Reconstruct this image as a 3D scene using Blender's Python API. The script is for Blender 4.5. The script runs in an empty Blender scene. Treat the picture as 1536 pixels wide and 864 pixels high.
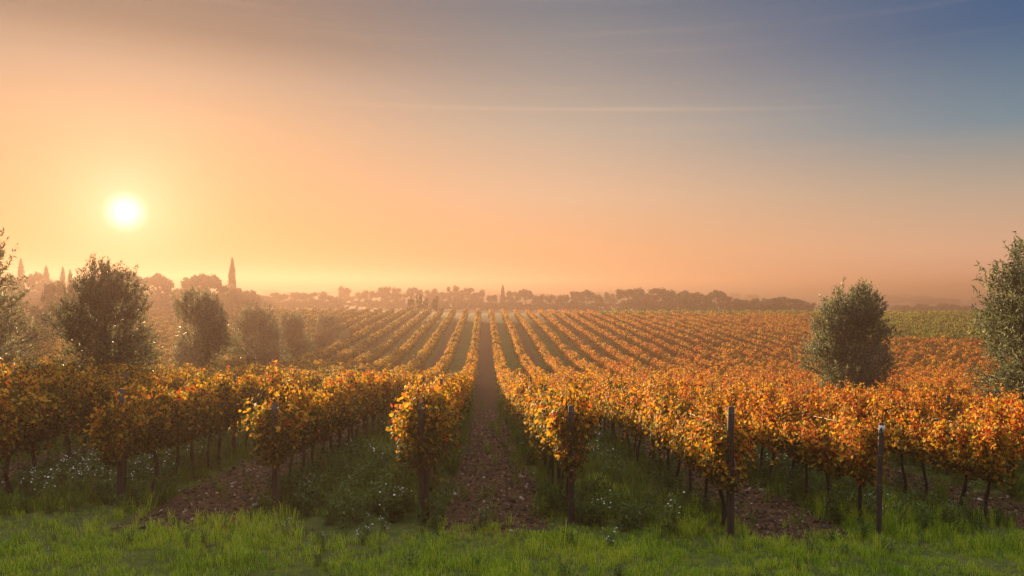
import bpy, math, random
import numpy as np
from mathutils import Vector, Matrix, Euler
rng = np.random.default_rng(11)
random.seed(5)
R = math.radians
sc = bpy.context.scene
root_col = sc.collection

# ------------------------------------------------------------------ camera
F_PX = 1100.0
CAM_Z = 3.95
YAW, PITCH, ROLL = math.atan(42 / F_PX), 0.0045, 0.010
Fv = Vector((math.sin(YAW) * math.cos(PITCH), math.cos(YAW) * math.cos(PITCH), -math.sin(PITCH)))
R0 = Vector((math.cos(YAW), -math.sin(YAW), 0))
U0 = R0.cross(Fv)
Rv = R0 * math.cos(ROLL) + U0 * math.sin(ROLL)
Uv = Rv.cross(Fv)
CAM = Vector((0, 0, CAM_Z))


def ray(px, py):
    """direction of a photograph pixel, one unit deep along the view axis"""
    return Fv + Rv * ((px - 768) / F_PX) - Uv * ((py - 432) / F_PX)


cd = bpy.data.cameras.new('camera')
cam = bpy.data.objects.new('camera', cd)
root_col.objects.link(cam)
m = Matrix((Rv, Uv, -Fv)).transposed().to_4x4()
m.translation = CAM
cam.matrix_world = m
cd.sensor_width = 36
cd.lens = 36 * F_PX / 1536
cd.clip_start = 0.1
cd.clip_end = 20000
sc.camera = cam

# ------------------------------------------------------------------ sun and sky
SUN = ray(188, 318).normalized()
SUN_EL = math.asin(SUN.z)
SUN_AZ = math.atan2(SUN.x, SUN.y)
sl = bpy.data.lights.new('sun', 'SUN')
sl.energy = 5.0
sl.angle = R(0.6)
sl.color = (1.0, 0.70, 0.36)
so = bpy.data.objects.new('sun', sl)
root_col.objects.link(so)
so.rotation_euler = SUN.to_track_quat('Z', 'Y').to_euler()
so.location = (-200, 400, 60)

sc.view_settings.view_transform = 'Standard'
sc.view_settings.look = 'None'
EXPO = 2.4
sc.view_settings.exposure = EXPO
sc.view_settings.gamma = 1.0
sc.view_settings.use_curve_mapping = False
sc.render.engine = 'CYCLES'
sc.cycles.use_denoising = True
sc.cycles.max_bounces = 8
sc.cycles.diffuse_bounces = 4
sc.cycles.transmission_bounces = 5
sc.cycles.volume_bounces = 1
sc.cycles.sample_clamp_indirect = 6

HAZE_DENSITY = 0.0025
HAZE_ANISO = 0.45
HAZE_COLOR = (0.232, 0.155, 0.130)


def lin(r, g, b):
    f = lambda c: c / 12.92 if c <= 0.04045 else ((c + 0.055) / 1.055) ** 2.4
    return (f(r / 255), f(g / 255), f(b / 255), 1)


class NT:
    """small helper round a node tree"""
    def __init__(s, tree):
        s.t = tree
        s.t.nodes.clear()

    def n(s, typ, **kw):
        nd = s.t.nodes.new(typ)
        for k, v in kw.items():
            if k.startswith('i_'):
                key = k[2:]
                key = int(key) if key.isdigit() else key
                sock = nd.inputs[key]
                if isinstance(v, bpy.types.NodeSocket):
                    s.t.links.new(v, sock)
                else:
                    sock.default_value = v
            else:
                setattr(nd, k, v)
        return nd

    def math(s, op, a, b=0.0, c=0.0, clamp=False):
        nd = s.n('ShaderNodeMath', operation=op, use_clamp=clamp)
        for i, v in enumerate((a, b, c)):
            if isinstance(v, bpy.types.NodeSocket):
                s.t.links.new(v, nd.inputs[i])
            else:
                nd.inputs[i].default_value = v
        return nd.outputs[0]

    def ramp(s, fac, stops, interp='LINEAR'):
        nd = s.n('ShaderNodeValToRGB', i_0=fac)
        cr = nd.color_ramp
        cr.interpolation = interp
        while len(cr.elements) < len(stops):
            cr.elements.new(0.5)
        for e, (p, c) in zip(cr.elements, stops):
            e.position = p
            e.color = tuple(c) if len(c) == 4 else tuple(c) + (1,)
        return nd.outputs[0]

    def mix(s, fac, a, b, mode='MIX'):
        nd = s.n('ShaderNodeMix', data_type='RGBA', blend_type=mode)
        for i, v in ((0, fac), (6, a), (7, b)):
            if isinstance(v, bpy.types.NodeSocket):
                s.t.links.new(v, nd.inputs[i])
            else:
                nd.inputs[i].default_value = v if i == 0 or len(v) == 4 else tuple(v) + (1,)
        return nd.outputs[2]

    def smooth(s, v, lo, hi):
        nd = s.n('ShaderNodeMapRange', interpolation_type='SMOOTHSTEP', i_0=v, i_1=lo, i_2=hi, i_3=0.0, i_4=1.0)
        return nd.outputs[0]

    def noise(s, vec, scale, detail=3.0, rough=0.5):
        nd = s.n('ShaderNodeTexNoise', i_Scale=scale, i_Detail=detail, i_Roughness=rough)
        if vec is not None:
            s.t.links.new(vec, nd.inputs['Vector'])
        return nd.outputs['Fac']

    def link(s, a, b):
        s.t.links.new(a, b)


world = bpy.data.worlds.new('World')
sc.world = world
world.use_nodes = True
W = NT(world.node_tree)
tc = W.n('ShaderNodeTexCoord')
dirv = W.n('ShaderNodeVectorMath', operation='NORMALIZE', i_0=tc.outputs['Generated']).outputs[0]
sep = W.n('ShaderNodeSeparateXYZ', i_0=dirv)
zz = sep.outputs[2]
dots = W.n('ShaderNodeVectorMath', operation='DOT_PRODUCT', i_0=dirv, i_1=tuple(SUN)).outputs['Value']
ang = W.math('ARCCOSINE', W.math('MINIMUM', dots, 0.999999))          # angle from the sun, radians
# horizontal angle from the sun's azimuth
hx, hy = math.sin(SUN_AZ), math.cos(SUN_AZ)
hl = W.math('SQRT', W.math('MAXIMUM', W.math('SUBTRACT', 1.0, W.math('MULTIPLY', zz, zz)), 1e-4))
hd = W.math('DIVIDE', W.math('ADD', W.math('MULTIPLY', sep.outputs[0], hx), W.math('MULTIPLY', sep.outputs[1], hy)), hl)
haz = W.math('ARCCOSINE', W.math('MAXIMUM', W.math('MINIMUM', hd, 0.99999), -0.99999))
el = W.math('MULTIPLY', W.math('ARCSINE', zz), 1 / R(50), clamp=True)   # 0..1 over 0..50 degrees
warm = W.ramp(el, [(0.0, lin(248, 172, 108)), (0.10, lin(244, 174, 122)), (0.22, lin(228, 176, 136)), (0.29, lin(204, 166, 140)),
                   (0.35, lin(160, 132, 116)), (0.42, lin(146, 124, 116)), (0.60, lin(140, 135, 160)), (1.0, lin(205, 190, 190))])
mid = W.ramp(el, [(0.0, lin(246, 174, 120)), (0.06, lin(248, 184, 132)), (0.14, lin(236, 192, 156)), (0.24, lin(200, 180, 160)),
                  (0.32, lin(164, 155, 149)), (0.41, lin(124, 130, 138)), (0.60, lin(125, 135, 170)), (1.0, lin(205, 192, 192))])
cool = W.ramp(el, [(0.0, lin(240, 178, 142)), (0.05, lin(236, 186, 150)), (0.13, lin(192, 174, 152)), (0.22, lin(116, 144, 158)),
                   (0.34, lin(58, 100, 140)), (0.43, lin(50, 92, 136)), (0.60, lin(90, 118, 172)), (1.0, lin(200, 192, 198))])
c1 = W.mix(W.smooth(haz, R(4), R(34)), warm, mid)
base = W.mix(W.smooth(haz, R(28), R(66)), c1, cool)
# physical sky underneath
sky = W.n('ShaderNodeTexSky', sky_type='NISHITA')
sky.sun_disc = False
sky.sun_elevation = SUN_EL
sky.sun_rotation = SUN_AZ
sky.dust_density = 4.0
sky.air_density = 1.0
nish = W.mix(1.0, sky.outputs[0], (0.06, 0.06, 0.06), 'MULTIPLY')
base = W.mix(0.08, base, nish)
# thin cirrus streaks
cv = W.n('ShaderNodeCombineXYZ', i_0=W.math('MULTIPLY', W.math('ARCTAN2', sep.outputs[0], sep.outputs[1]), 1.3), i_1=W.math('MULTIPLY', zz, 42.0), i_2=0.0).outputs[0]
cn = W.noise(cv, 1.6, 4.0, 0.55)
streak = W.math('MULTIPLY', W.smooth(cn, 0.52, 0.78), 0.06)
azr = W.math('ARCTAN2', sep.outputs[0], sep.outputs[1])
# one long contrail-like streak
lz = W.math('SUBTRACT', zz, W.math('ADD', 0.2335, W.math('MULTIPLY', azr, W.math('MULTIPLY', azr, -0.065))))
line = W.math('POWER', 2.718, W.math('MULTIPLY', W.math('MULTIPLY', lz, lz), -1 / (0.0022 ** 2)))
line = W.math('MULTIPLY', line, W.math('SUBTRACT', W.smooth(azr, -0.30, 0.12), W.smooth(azr, 0.22, 0.55)))
streak = W.math('ADD', streak, W.math('MULTIPLY', line, 0.16))
base = W.mix(streak, base, lin(250, 214, 176))
# aureole and disc of the sun
g1 = W.math('POWER', 2.718, W.math('MULTIPLY', ang, -1 / R(2.6)))
g2 = W.math('POWER', 2.718, W.math('MULTIPLY', ang, -1 / R(8.0)))
disc = W.math('SUBTRACT', 1.0, W.smooth(ang, R(0.25), R(1.6)))
col = W.mix(1.0, base, W.mix(1.0, W.mix(1.0, (0.80, 0.52, 0.38), W.n('ShaderNodeCombineColor', i_0=g1, i_1=g1, i_2=g1).outputs[0], 'MULTIPLY'),
            W.mix(1.0, (0.10, 0.05, 0.025), W.n('ShaderNodeCombineColor', i_0=g2, i_1=g2, i_2=g2).outputs[0], 'MULTIPLY'), 'ADD'), 'ADD')
col = W.mix(1.0, col, W.mix(disc, (0, 0, 0), (0.8, 0.75, 0.7)), 'ADD')
# below the horizon: plain dull earth tone
col = W.mix(W.smooth(zz, -0.06, -0.01), (0.10, 0.07, 0.05), col)
over = W.math('ADD', 1.0, W.math('MULTIPLY', W.smooth(zz, 0.50, 0.85), 2.1))  # unseen sky overhead brightened as added fill light for the foreground
# low sky opposite the sun, out of view, dimmed to darken camera-facing foliage
over = W.math('MULTIPLY', over, W.math('SUBTRACT', 1.0, W.math('MULTIPLY', W.math('MULTIPLY', W.smooth(haz, R(72), R(118)), W.math('SUBTRACT', 1.0, W.smooth(zz, 0.5, 0.85))), 0.80)))
bg = W.n('ShaderNodeBackground', i_0=col, i_1=W.math('MULTIPLY', over, 2 ** -EXPO))
wo = W.n('ShaderNodeOutputWorld')
W.link(bg.outputs[0], wo.inputs[0])


# ------------------------------------------------------------------ terrain function
_py = np.array([-80, 0, 9, 12, 17, 25, 32, 40, 48, 60, 70, 84, 98, 120, 148, 158, 175, 250, 400, 1000, 2200, 3200, 4000, 6000, 9000.])
_pz = np.array([-2.9, -3.3, -3.72, -3.95, -4.35, -5.2, -6.1, -7.0, -7.8, -8.55, -8.8, -8.55, -8.05, -7.5, -6.85, -6.75, -7.2, -9.0, -13, -17, -17, -13, -7, -12, -20.]) + CAM_Z
_gy = np.arange(-80, 420, 0.5)
_gz = np.interp(_gy, _py, _pz)
_k = np.ones(17) / 17
_gs = np.convolve(np.pad(_gz, 8, mode='edge'), _k, mode='valid')
_lut = rng.random((256, 256))


def vnoise(x, y):
    xi = np.floor(x).astype(int); yi = np.floor(y).astype(int)
    fx = x - xi; fy = y - yi
    fx = fx * fx * (3 - 2 * fx); fy = fy * fy * (3 - 2 * fy)
    a = _lut[xi % 256, yi % 256]; b = _lut[(xi + 1) % 256, yi % 256]
    c = _lut[xi % 256, (yi + 1) % 256]; d = _lut[(xi + 1) % 256, (yi + 1) % 256]
    return (a * (1 - fx) + b * fx) * (1 - fy) + (c * (1 - fx) + d * fx) * fy - 0.5


ROW0, PITCH_X = -1.02, 2.5            # rows stand at ROW0 + 2.5 k
PATH_X = ROW0 + 1.25                  # middle of the bare path
ROW_START, ROW_END = 12.3, 151.0


def sstep(a, b, v):
    t = np.clip((v - a) / (b - a), 0, 1)
    return t * t * (3 - 2 * t)


def h(x, y, fine=True):
    x = np.asarray(x, float); y = np.asarray(y, float)
    z = np.where(y < 400, np.interp(y, _gy, _gs), np.interp(y, _py, _pz))
    lat = np.interp(y, [-80, 12, 40, 90, 150, 220, 400], [-0.012, -0.022, -0.018, -0.002, 0.005, 0.0, 0.0])
    z = z + lat * np.clip(x, -130, 130)
    far = sstep(300, 1500, y)
    z = z + far * (vnoise(x / 700 + 9, y / 700) * 12 + vnoise(x / 230, y / 230 + 5) * 4) - sstep(2000, 4000, y) * np.clip(x, -2500, 2500) * 0.002
    if fine:
        near = 1 - sstep(60, 90, y)
        inrow = sstep(11.2, 12.6, y) * (1 - sstep(ROW_END, ROW_END + 4, y))
        u = np.abs((x - PATH_X + 250) % 2.5 - 1.25)          # 0 in a row, 1.25 in an aisle's middle ... measured from rows
        u = 1.25 - u                                         # 0 mid-aisle
        berm = np.exp(-((1.25 - u) / 0.35) ** 2) * 0.07
        z = z + inrow * near * berm
        z = z + near * (vnoise(x * 0.9, y * 0.9) * 0.07 + vnoise(x * 2.7, y * 2.7) * 0.035)
        soil = inrow * (1 - sstep(0.75, 1.0, np.abs((x - PATH_X + 252.5) % 5.0 - 2.5)))
        z = z + near * soil * (vnoise(x * 7, y * 7) * 0.05 + vnoise(x * 15, y * 15) * 0.03 - 0.03)
    return z


def hz(x, y):
    return float(h(np.array([x]), np.array([y]))[0])


def at(px, d):
    """ground point under pixel column px, d metres deep"""
    v = ray(px, 432 - (427 - 432) + (px - 768) * ROLL) * d
    x, y = CAM.x + v.x, CAM.y + v.y
    return x, y, hz(x, y)


# ------------------------------------------------------------------ object helpers
def mesh_np(name, verts, faces, mats, tone=None, smooth=False, mat_idx=None):
    """verts (n,3); faces: list of (m,k) index arrays"""
    me = bpy.data.meshes.new(name)
    verts = np.asarray(verts, np.float32)
    me.vertices.add(len(verts))
    me.vertices.foreach_set('co', verts.ravel())
    fl = [np.asarray(f, np.int32) for f in faces if len(f)]
    tot = np.concatenate([np.full(len(f), f.shape[1], np.int32) for f in fl])
    idx = np.concatenate([f.ravel() for f in fl])
    me.loops.add(len(idx))
    me.loops.foreach_set('vertex_index', idx)
    me.polygons.add(len(tot))
    st = np.concatenate([[0], np.cumsum(tot)[:-1]]).astype(np.int32)
    me.polygons.foreach_set('loop_start', st)
    me.polygons.foreach_set('loop_total', tot)
    if mat_idx is not None:
        me.polygons.foreach_set('material_index', np.asarray(mat_idx, np.int32))
    if tone is not None:
        at_ = me.attributes.new('tone', 'FLOAT', 'POINT')
        at_.data.foreach_set('value', np.asarray(tone, np.float32))
    for mm in (mats if isinstance(mats, (list, tuple)) else [mats]):
        me.materials.append(mm)
    me.update(calc_edges=True)
    me.validate()
    if smooth:
        me.polygons.foreach_set('use_smooth', np.ones(len(tot), bool))
    return me


class MB:
    """collects tubes, boxes and leaf sets into one mesh"""
    def __init__(s):
        s.v, s.f, s.t, s.n = [], {}, [], 0

    def add(s, verts, faces, tone=0.5):
        verts = np.asarray(verts, float).reshape(-1, 3)
        for f in faces:
            f = np.asarray(f, int)
            if len(f):
                s.f.setdefault(f.shape[1], []).append(f + s.n)
        s.v.append(verts)
        s.t.append(np.full(len(verts), tone) if np.isscalar(tone) else np.asarray(tone, float))
        s.n += len(verts)

    def tube(s, pts, rad, sides=6, cap=True, tone=0.5, flat=1.0):
        pts = np.asarray(pts, float); k = len(pts)
        rad = np.full(k, rad) if np.isscalar(rad) else np.asarray(rad, float)
        tan = np.gradient(pts, axis=0)
        tan /= np.linalg.norm(tan, axis=1)[:, None] + 1e-9
        ref = np.where(np.abs(tan[:, 2:3]) > 0.9, [[1., 0, 0]], [[0., 0, 1]])
        a = np.cross(tan, ref); a /= np.linalg.norm(a, axis=1)[:, None] + 1e-9
        b = np.cross(tan, a)
        th = np.linspace(0, 2 * np.pi, sides, endpoint=False)
        ring = pts[:, None] + rad[:, None, None] * (np.cos(th)[None, :, None] * a[:, None] + flat * np.sin(th)[None, :, None] * b[:, None])
        i = np.arange(k - 1)[:, None] * sides; j = np.arange(sides)[None]
        q = np.stack([i + j, i + (j + 1) % sides, i + sides + (j + 1) % sides, i + sides + j], -1).reshape(-1, 4)
        fs = [q]
        if cap:
            fs += [np.arange(sides)[None, ::-1], (np.arange(sides) + (k - 1) * sides)[None]]
        s.add(ring.reshape(-1, 3), fs, tone)

    def box(s, c, d, tone=0.5):
        c = np.asarray(c, float); d = np.asarray(d, float) / 2
        v = np.array([[x, y, z] for x in (-1, 1) for y in (-1, 1) for z in (-1, 1)]) * d + c
        s.add(v, [np.array([[0, 1, 3, 2], [4, 6, 7, 5], [0, 4, 5, 1], [2, 3, 7, 6], [0, 2, 6, 4], [1, 5, 7, 3]])], tone)

    def mesh(s, name, mats, smooth=False):
        return mesh_np(name, np.concatenate(s.v), [np.concatenate(x) for x in s.f.values()], mats, np.concatenate(s.t), smooth)


def unit(a):
    return a / (np.linalg.norm(a, axis=-1, keepdims=True) + 1e-9)


def leafset(mb, tmpl, tfaces, pos, nrm, tip, size, tone, bend=None):
    """many leaves: template in (across, along, normal) axes"""
    nrm = unit(nrm); tip = unit(tip - nrm * np.sum(tip * nrm, -1, keepdims=True)); ac = np.cross(tip, nrm)
    n, k = len(pos), len(tmpl)
    T = np.repeat(tmpl[None], n, 0) * np.asarray(size)[:, None, None]
    if bend is not None:
        T[:, :, 2] *= bend[:, None]
    v = pos[:, None] + T[..., 0:1] * ac[:, None] + T[..., 1:2] * tip[:, None] + T[..., 2:3] * nrm[:, None]
    off = (np.arange(n) * k)[:, None, None]
    fs = [(np.asarray(f)[None] + off).reshape(-1, np.asarray(f).shape[1]) for f in tfaces]
    mb.add(v.reshape(-1, 3), fs, np.repeat(tone, k))


def obj(name, me, parent=None, loc=(0, 0, 0)):
    o = bpy.data.objects.new(name, me)
    root_col.objects.link(o)
    o.location = loc
    if parent is not None:
        o.parent = parent
    return o


def tag(o, label=None, cat=None, group=None, kind=None):
    if label: o['label'] = label
    if cat: o['category'] = cat
    if group: o['group'] = group
    if kind: o['kind'] = kind
    return o


def empty(name, loc, label, cat, group=None, rz=0.0):
    o = bpy.data.objects.new(name, None)
    root_col.objects.link(o)
    o.location = loc
    o.rotation_euler = (0, 0, rz)
    o.empty_display_size = 0.2
    return tag(o, label, cat, group)


def scatter(name, label, meshes, pts, rotz, scl, idx, cat=None, tilt=0.0, warp=None):
    """one 'stuff' object: geometry nodes put the small meshes on the points"""
    n = len(pts)
    col_ = bpy.data.collections.new(name + '_kinds')
    for i, me in enumerate(meshes):
        o = bpy.data.objects.new('%s_kind_%02d' % (name, i), me)
        col_.objects.link(o)
    me = bpy.data.meshes.new(name)
    me.vertices.add(n)
    me.vertices.foreach_set('co', np.asarray(pts, np.float32).ravel())
    rot = np.zeros((n, 3), np.float32)
    rot[:, 2] = rotz
    if tilt:
        rot[:, :2] = rng.normal(0, tilt, (n, 2))
    a = me.attributes.new('rot', 'FLOAT_VECTOR', 'POINT'); a.data.foreach_set('vector', rot.ravel())
    s3 = np.repeat(np.asarray(scl, np.float32)[:, None], 3, 1) if np.ndim(scl) == 1 else np.asarray(scl, np.float32)
    a = me.attributes.new('scl', 'FLOAT_VECTOR', 'POINT'); a.data.foreach_set('vector', s3.ravel())
    a = me.attributes.new('idx', 'INT', 'POINT'); a.data.foreach_set('value', np.asarray(idx, np.int32))
    o = obj(name, me)
    tag(o, label, cat, kind='stuff')
    ng = bpy.data.node_groups.new(name + '_nodes', 'GeometryNodeTree')
    ng.interface.new_socket('Geometry', in_out='INPUT', socket_type='NodeSocketGeometry')
    ng.interface.new_socket('Geometry', in_out='OUTPUT', socket_type='NodeSocketGeometry')
    N = ng.nodes; L = ng.links
    gi = N.new('NodeGroupInput'); go = N.new('NodeGroupOutput')
    ci = N.new('GeometryNodeCollectionInfo')
    ci.inputs['Collection'].default_value = col_
    ci.inputs['Separate Children'].default_value = True
    ci.inputs['Reset Children'].default_value = True
    ip = N.new('GeometryNodeInstanceOnPoints')
    ip.inputs['Pick Instance'].default_value = True

    def named(nm, dt):
        q = N.new('GeometryNodeInputNamedAttribute'); q.data_type = dt
        q.inputs['Name'].default_value = nm
        return q.outputs['Attribute']
    L.new(gi.outputs[0], ip.inputs['Points'])
    L.new(ci.outputs[0], ip.inputs['Instance'])
    L.new(named('idx', 'INT'), ip.inputs['Instance Index'])
    L.new(named('rot', 'FLOAT_VECTOR'), ip.inputs['Rotation'])
    L.new(named('scl', 'FLOAT_VECTOR'), ip.inputs['Scale'])
    L.new(ip.outputs[0], go.inputs[0])
    md = o.modifiers.new('scatter', 'NODES')
    md.node_group = ng
    return o


# ------------------------------------------------------------------ materials
def mat(name):
    m_ = bpy.data.materials.new(name)
    m_.use_nodes = True
    return m_, NT(m_.node_tree)


def leaf_mat(name, stops, region=0.35, obj_var=0.15, trans=0.45, region_scale=0.35, rough=0.7, tcol=(1.25, 1.05, 0.6), xshift=None, spec=0.08):
    m_, n = mat(name)
    tone = n.n('ShaderNodeAttribute', attribute_name='tone').outputs['Fac']
    geo = n.n('ShaderNodeNewGeometry')
    rn = n.noise(geo.outputs['Position'], region_scale, 3.0, 0.6)
    t = n.math('ADD', tone, n.math('MULTIPLY', n.math('SUBTRACT', rn, 0.5), region * 2))
    if obj_var:
        oi = n.n('ShaderNodeObjectInfo')
        t = n.math('ADD', t, n.math('MULTIPLY', n.math('SUBTRACT', oi.outputs['Random'], 0.5), obj_var))
    if xshift:
        px = n.n('ShaderNodeSeparateXYZ', i_0=geo.outputs['Position']).outputs[0]
        t = n.math('ADD', t, n.math('MULTIPLY', n.n('ShaderNodeMapRange', i_0=px, i_1=xshift[0], i_2=xshift[1], i_3=-1.0, i_4=1.0).outputs[0], xshift[2]))
    c = n.ramp(t, stops)
    fn = n.noise(geo.outputs['Position'], 38.0, 2.0, 0.5)
    c = n.mix(n.math('MULTIPLY', n.smooth(fn, 0.45, 0.75), 0.45), c, n.mix(1.0, c, (0.55, 0.45, 0.4), 'MULTIPLY'))
    p = n.n('ShaderNodeBsdfPrincipled', i_Roughness=rough)
    p.inputs['Specular IOR Level'].default_value = spec
    n.link(c, p.inputs['Base Color'])
    tr = n.n('ShaderNodeBsdfTranslucent', i_0=n.mix(1.0, c, tcol, 'MULTIPLY'))
    ms = n.n('ShaderNodeMixShader', i_0=trans)
    n.link(p.outputs[0], ms.inputs[1]); n.link(tr.outputs[0], ms.inputs[2])
    o = n.n('ShaderNodeOutputMaterial')
    n.link(ms.outputs[0], o.inputs[0])
    return m_


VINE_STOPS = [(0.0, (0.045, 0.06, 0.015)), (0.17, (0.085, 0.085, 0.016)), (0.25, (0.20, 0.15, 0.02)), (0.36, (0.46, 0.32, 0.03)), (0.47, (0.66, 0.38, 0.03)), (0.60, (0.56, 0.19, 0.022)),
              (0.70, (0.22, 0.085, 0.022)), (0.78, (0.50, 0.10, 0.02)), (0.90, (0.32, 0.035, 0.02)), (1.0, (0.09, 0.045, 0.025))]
M_vine = leaf_mat('vine_leaf', VINE_STOPS, region=0.30, obj_var=0.14, trans=0.38, region_scale=0.30, xshift=(-12, 12, 0.16))
M_green = leaf_mat('green_vine_leaf', [(0.0, (0.06, 0.10, 0.015)), (0.4, (0.20, 0.26, 0.025)), (0.7, (0.42, 0.38, 0.04)), (1.0, (0.50, 0.28, 0.03))],
                   region=0.3, obj_var=0.2, trans=0.45)
M_olive = leaf_mat('olive_leaf', [(0.0, (0.025, 0.034, 0.018)), (0.5, (0.082, 0.10, 0.065)), (1.0, (0.25, 0.27, 0.20))], region=0.2, obj_var=0.1, trans=0.5, tcol=(1.1, 1.05, .8), rough=0.45, region_scale=0.8)
M_wood_leaf = leaf_mat('woodland_leaf', [(0.0, (0.03, 0.045, 0.018)), (0.5, (0.07, 0.085, 0.03)), (1.0, (0.16, 0.13, 0.045))], region=0.35, obj_var=0.3, trans=0.25, region_scale=0.08)
M_pine = leaf_mat('pine_needle', [(0.0, (0.02, 0.035, 0.016)), (0.5, (0.045, 0.07, 0.028)), (1.0, (0.09, 0.10, 0.04))], region=0.2, obj_var=0.2, trans=0.12, region_scale=0.1)
M_grass = leaf_mat('grass_blade', [(0.0, (0.05, 0.12, 0.010)), (0.30, (0.15, 0.31, 0.016)), (0.5, (0.34, 0.50, 0.026)), (0.75, (0.62, 0.62, 0.06)), (1.0, (0.68, 0.52, 0.2))],
                   region=0.42, obj_var=0.0, trans=0.4, region_scale=0.55, tcol=(1.1, 1.2, 0.5))
M_rough = leaf_mat('rough_grass_blade', [(0.0, (0.035, 0.08, 0.010)), (0.4, (0.095, 0.18, 0.020)), (0.7, (0.20, 0.27, 0.035)), (1.0, (0.30, 0.25, 0.11))],
                   region=0.4, obj_var=0.0, trans=0.35, region_scale=0.5, tcol=(1.1, 1.1, 0.5))
M_weed = leaf_mat('weed_leaf', [(0.0, (0.035, 0.075, 0.020)), (0.5, (0.095, 0.17, 0.045)), (0.8, (0.20, 0.27, 0.08)), (1.0, (0.38, 0.29, 0.12))],
                  region=0.35, obj_var=0.0, trans=0.35, region_scale=0.7, tcol=(1.1, 1.1, 0.6))
M_litter = leaf_mat('dead_leaf', [(0.0, (0.045, 0.026, 0.016)), (0.55, (0.12, 0.07, 0.042)), (0.88, (0.27, 0.18, 0.12)), (1.0, (0.45, 0.35, 0.27))], region=0.1, obj_var=0.0, trans=0.15)


def wood_mat(name, c0, c1, zscale=0.15, scale=30.0, rough=0.9, bump=0.6):
    m_, n = mat(name)
    g = n.n('ShaderNodeTexCoord')
    mp = n.n('ShaderNodeMapping', i_0=g.outputs['Object'])
    mp.inputs['Scale'].default_value = (1, 1, zscale)
    f = n.noise(mp.outputs[0], scale, 5.0, 0.65)
    f2 = n.noise(g.outputs['Object'], 2.5, 3.0, 0.6)
    c = n.ramp(n.math('ADD', n.math('MULTIPLY', f, 0.7), n.math('MULTIPLY', f2, 0.3)), [(0.35, c0), (0.65, c1)])
    p = n.n('ShaderNodeBsdfPrincipled', i_Roughness=rough)
    n.link(c, p.inputs['Base Color'])
    b = n.n('ShaderNodeBump', i_Strength=bump, i_Distance=0.02, i_Height=f)
    n.link(b.outputs[0], p.inputs['Normal'])
    o = n.n('ShaderNodeOutputMaterial')
    n.link(p.outputs[0], o.inputs[0])
    return m_


M_trunk = wood_mat('vine_bark', (0.010, 0.008, 0.006), (0.045, 0.032, 0.024))
M_bark = wood_mat('tree_bark', (0.05, 0.042, 0.035), (0.16, 0.13, 0.11), scale=14)
M_post = wood_mat('weathered_post', (0.018, 0.014, 0.011), (0.085, 0.066, 0.052), zscale=0.06, scale=40)


def plain_mat(name, c, rough=0.5, metal=0.0, var=0.15):
    m_, n = mat(name)
    g = n.n('ShaderNodeNewGeometry')
    f = n.noise(g.outputs['Position'], 22.0, 4.0, 0.6)
    cc = n.mix(n.smooth(f, 0.35, 0.7), c, tuple(x * (1 - var * 2) for x in c))
    p = n.n('ShaderNodeBsdfPrincipled', i_Roughness=rough, i_Metallic=metal)
    n.link(cc, p.inputs['Base Color'])
    o = n.n('ShaderNodeOutputMaterial')
    n.link(p.outputs[0], o.inputs[0])
    return m_


M_wire = plain_mat('galvanised_wire', (0.22, 0.20, 0.18), 0.5, 0.6)
M_hose = plain_mat('drip_hose', (0.03, 0.027, 0.025), 0.7)
M_tag = plain_mat('white_tag', (0.72, 0.71, 0.68), 0.6)
M_ink = plain_mat('black_ink', (0.02, 0.02, 0.03), 0.6)
M_petal = plain_mat('white_petal', (0.80, 0.78, 0.74), 0.7, var=0.05)
M_eye = plain_mat('yellow_disc', (0.55, 0.38, 0.04), 0.7)
M_stone = plain_mat('pale_stone', (0.38, 0.33, 0.29), 0.9)
M_clod = plain_mat('soil_clod', (0.064, 0.042, 0.023), 0.95, var=0.25)


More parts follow.
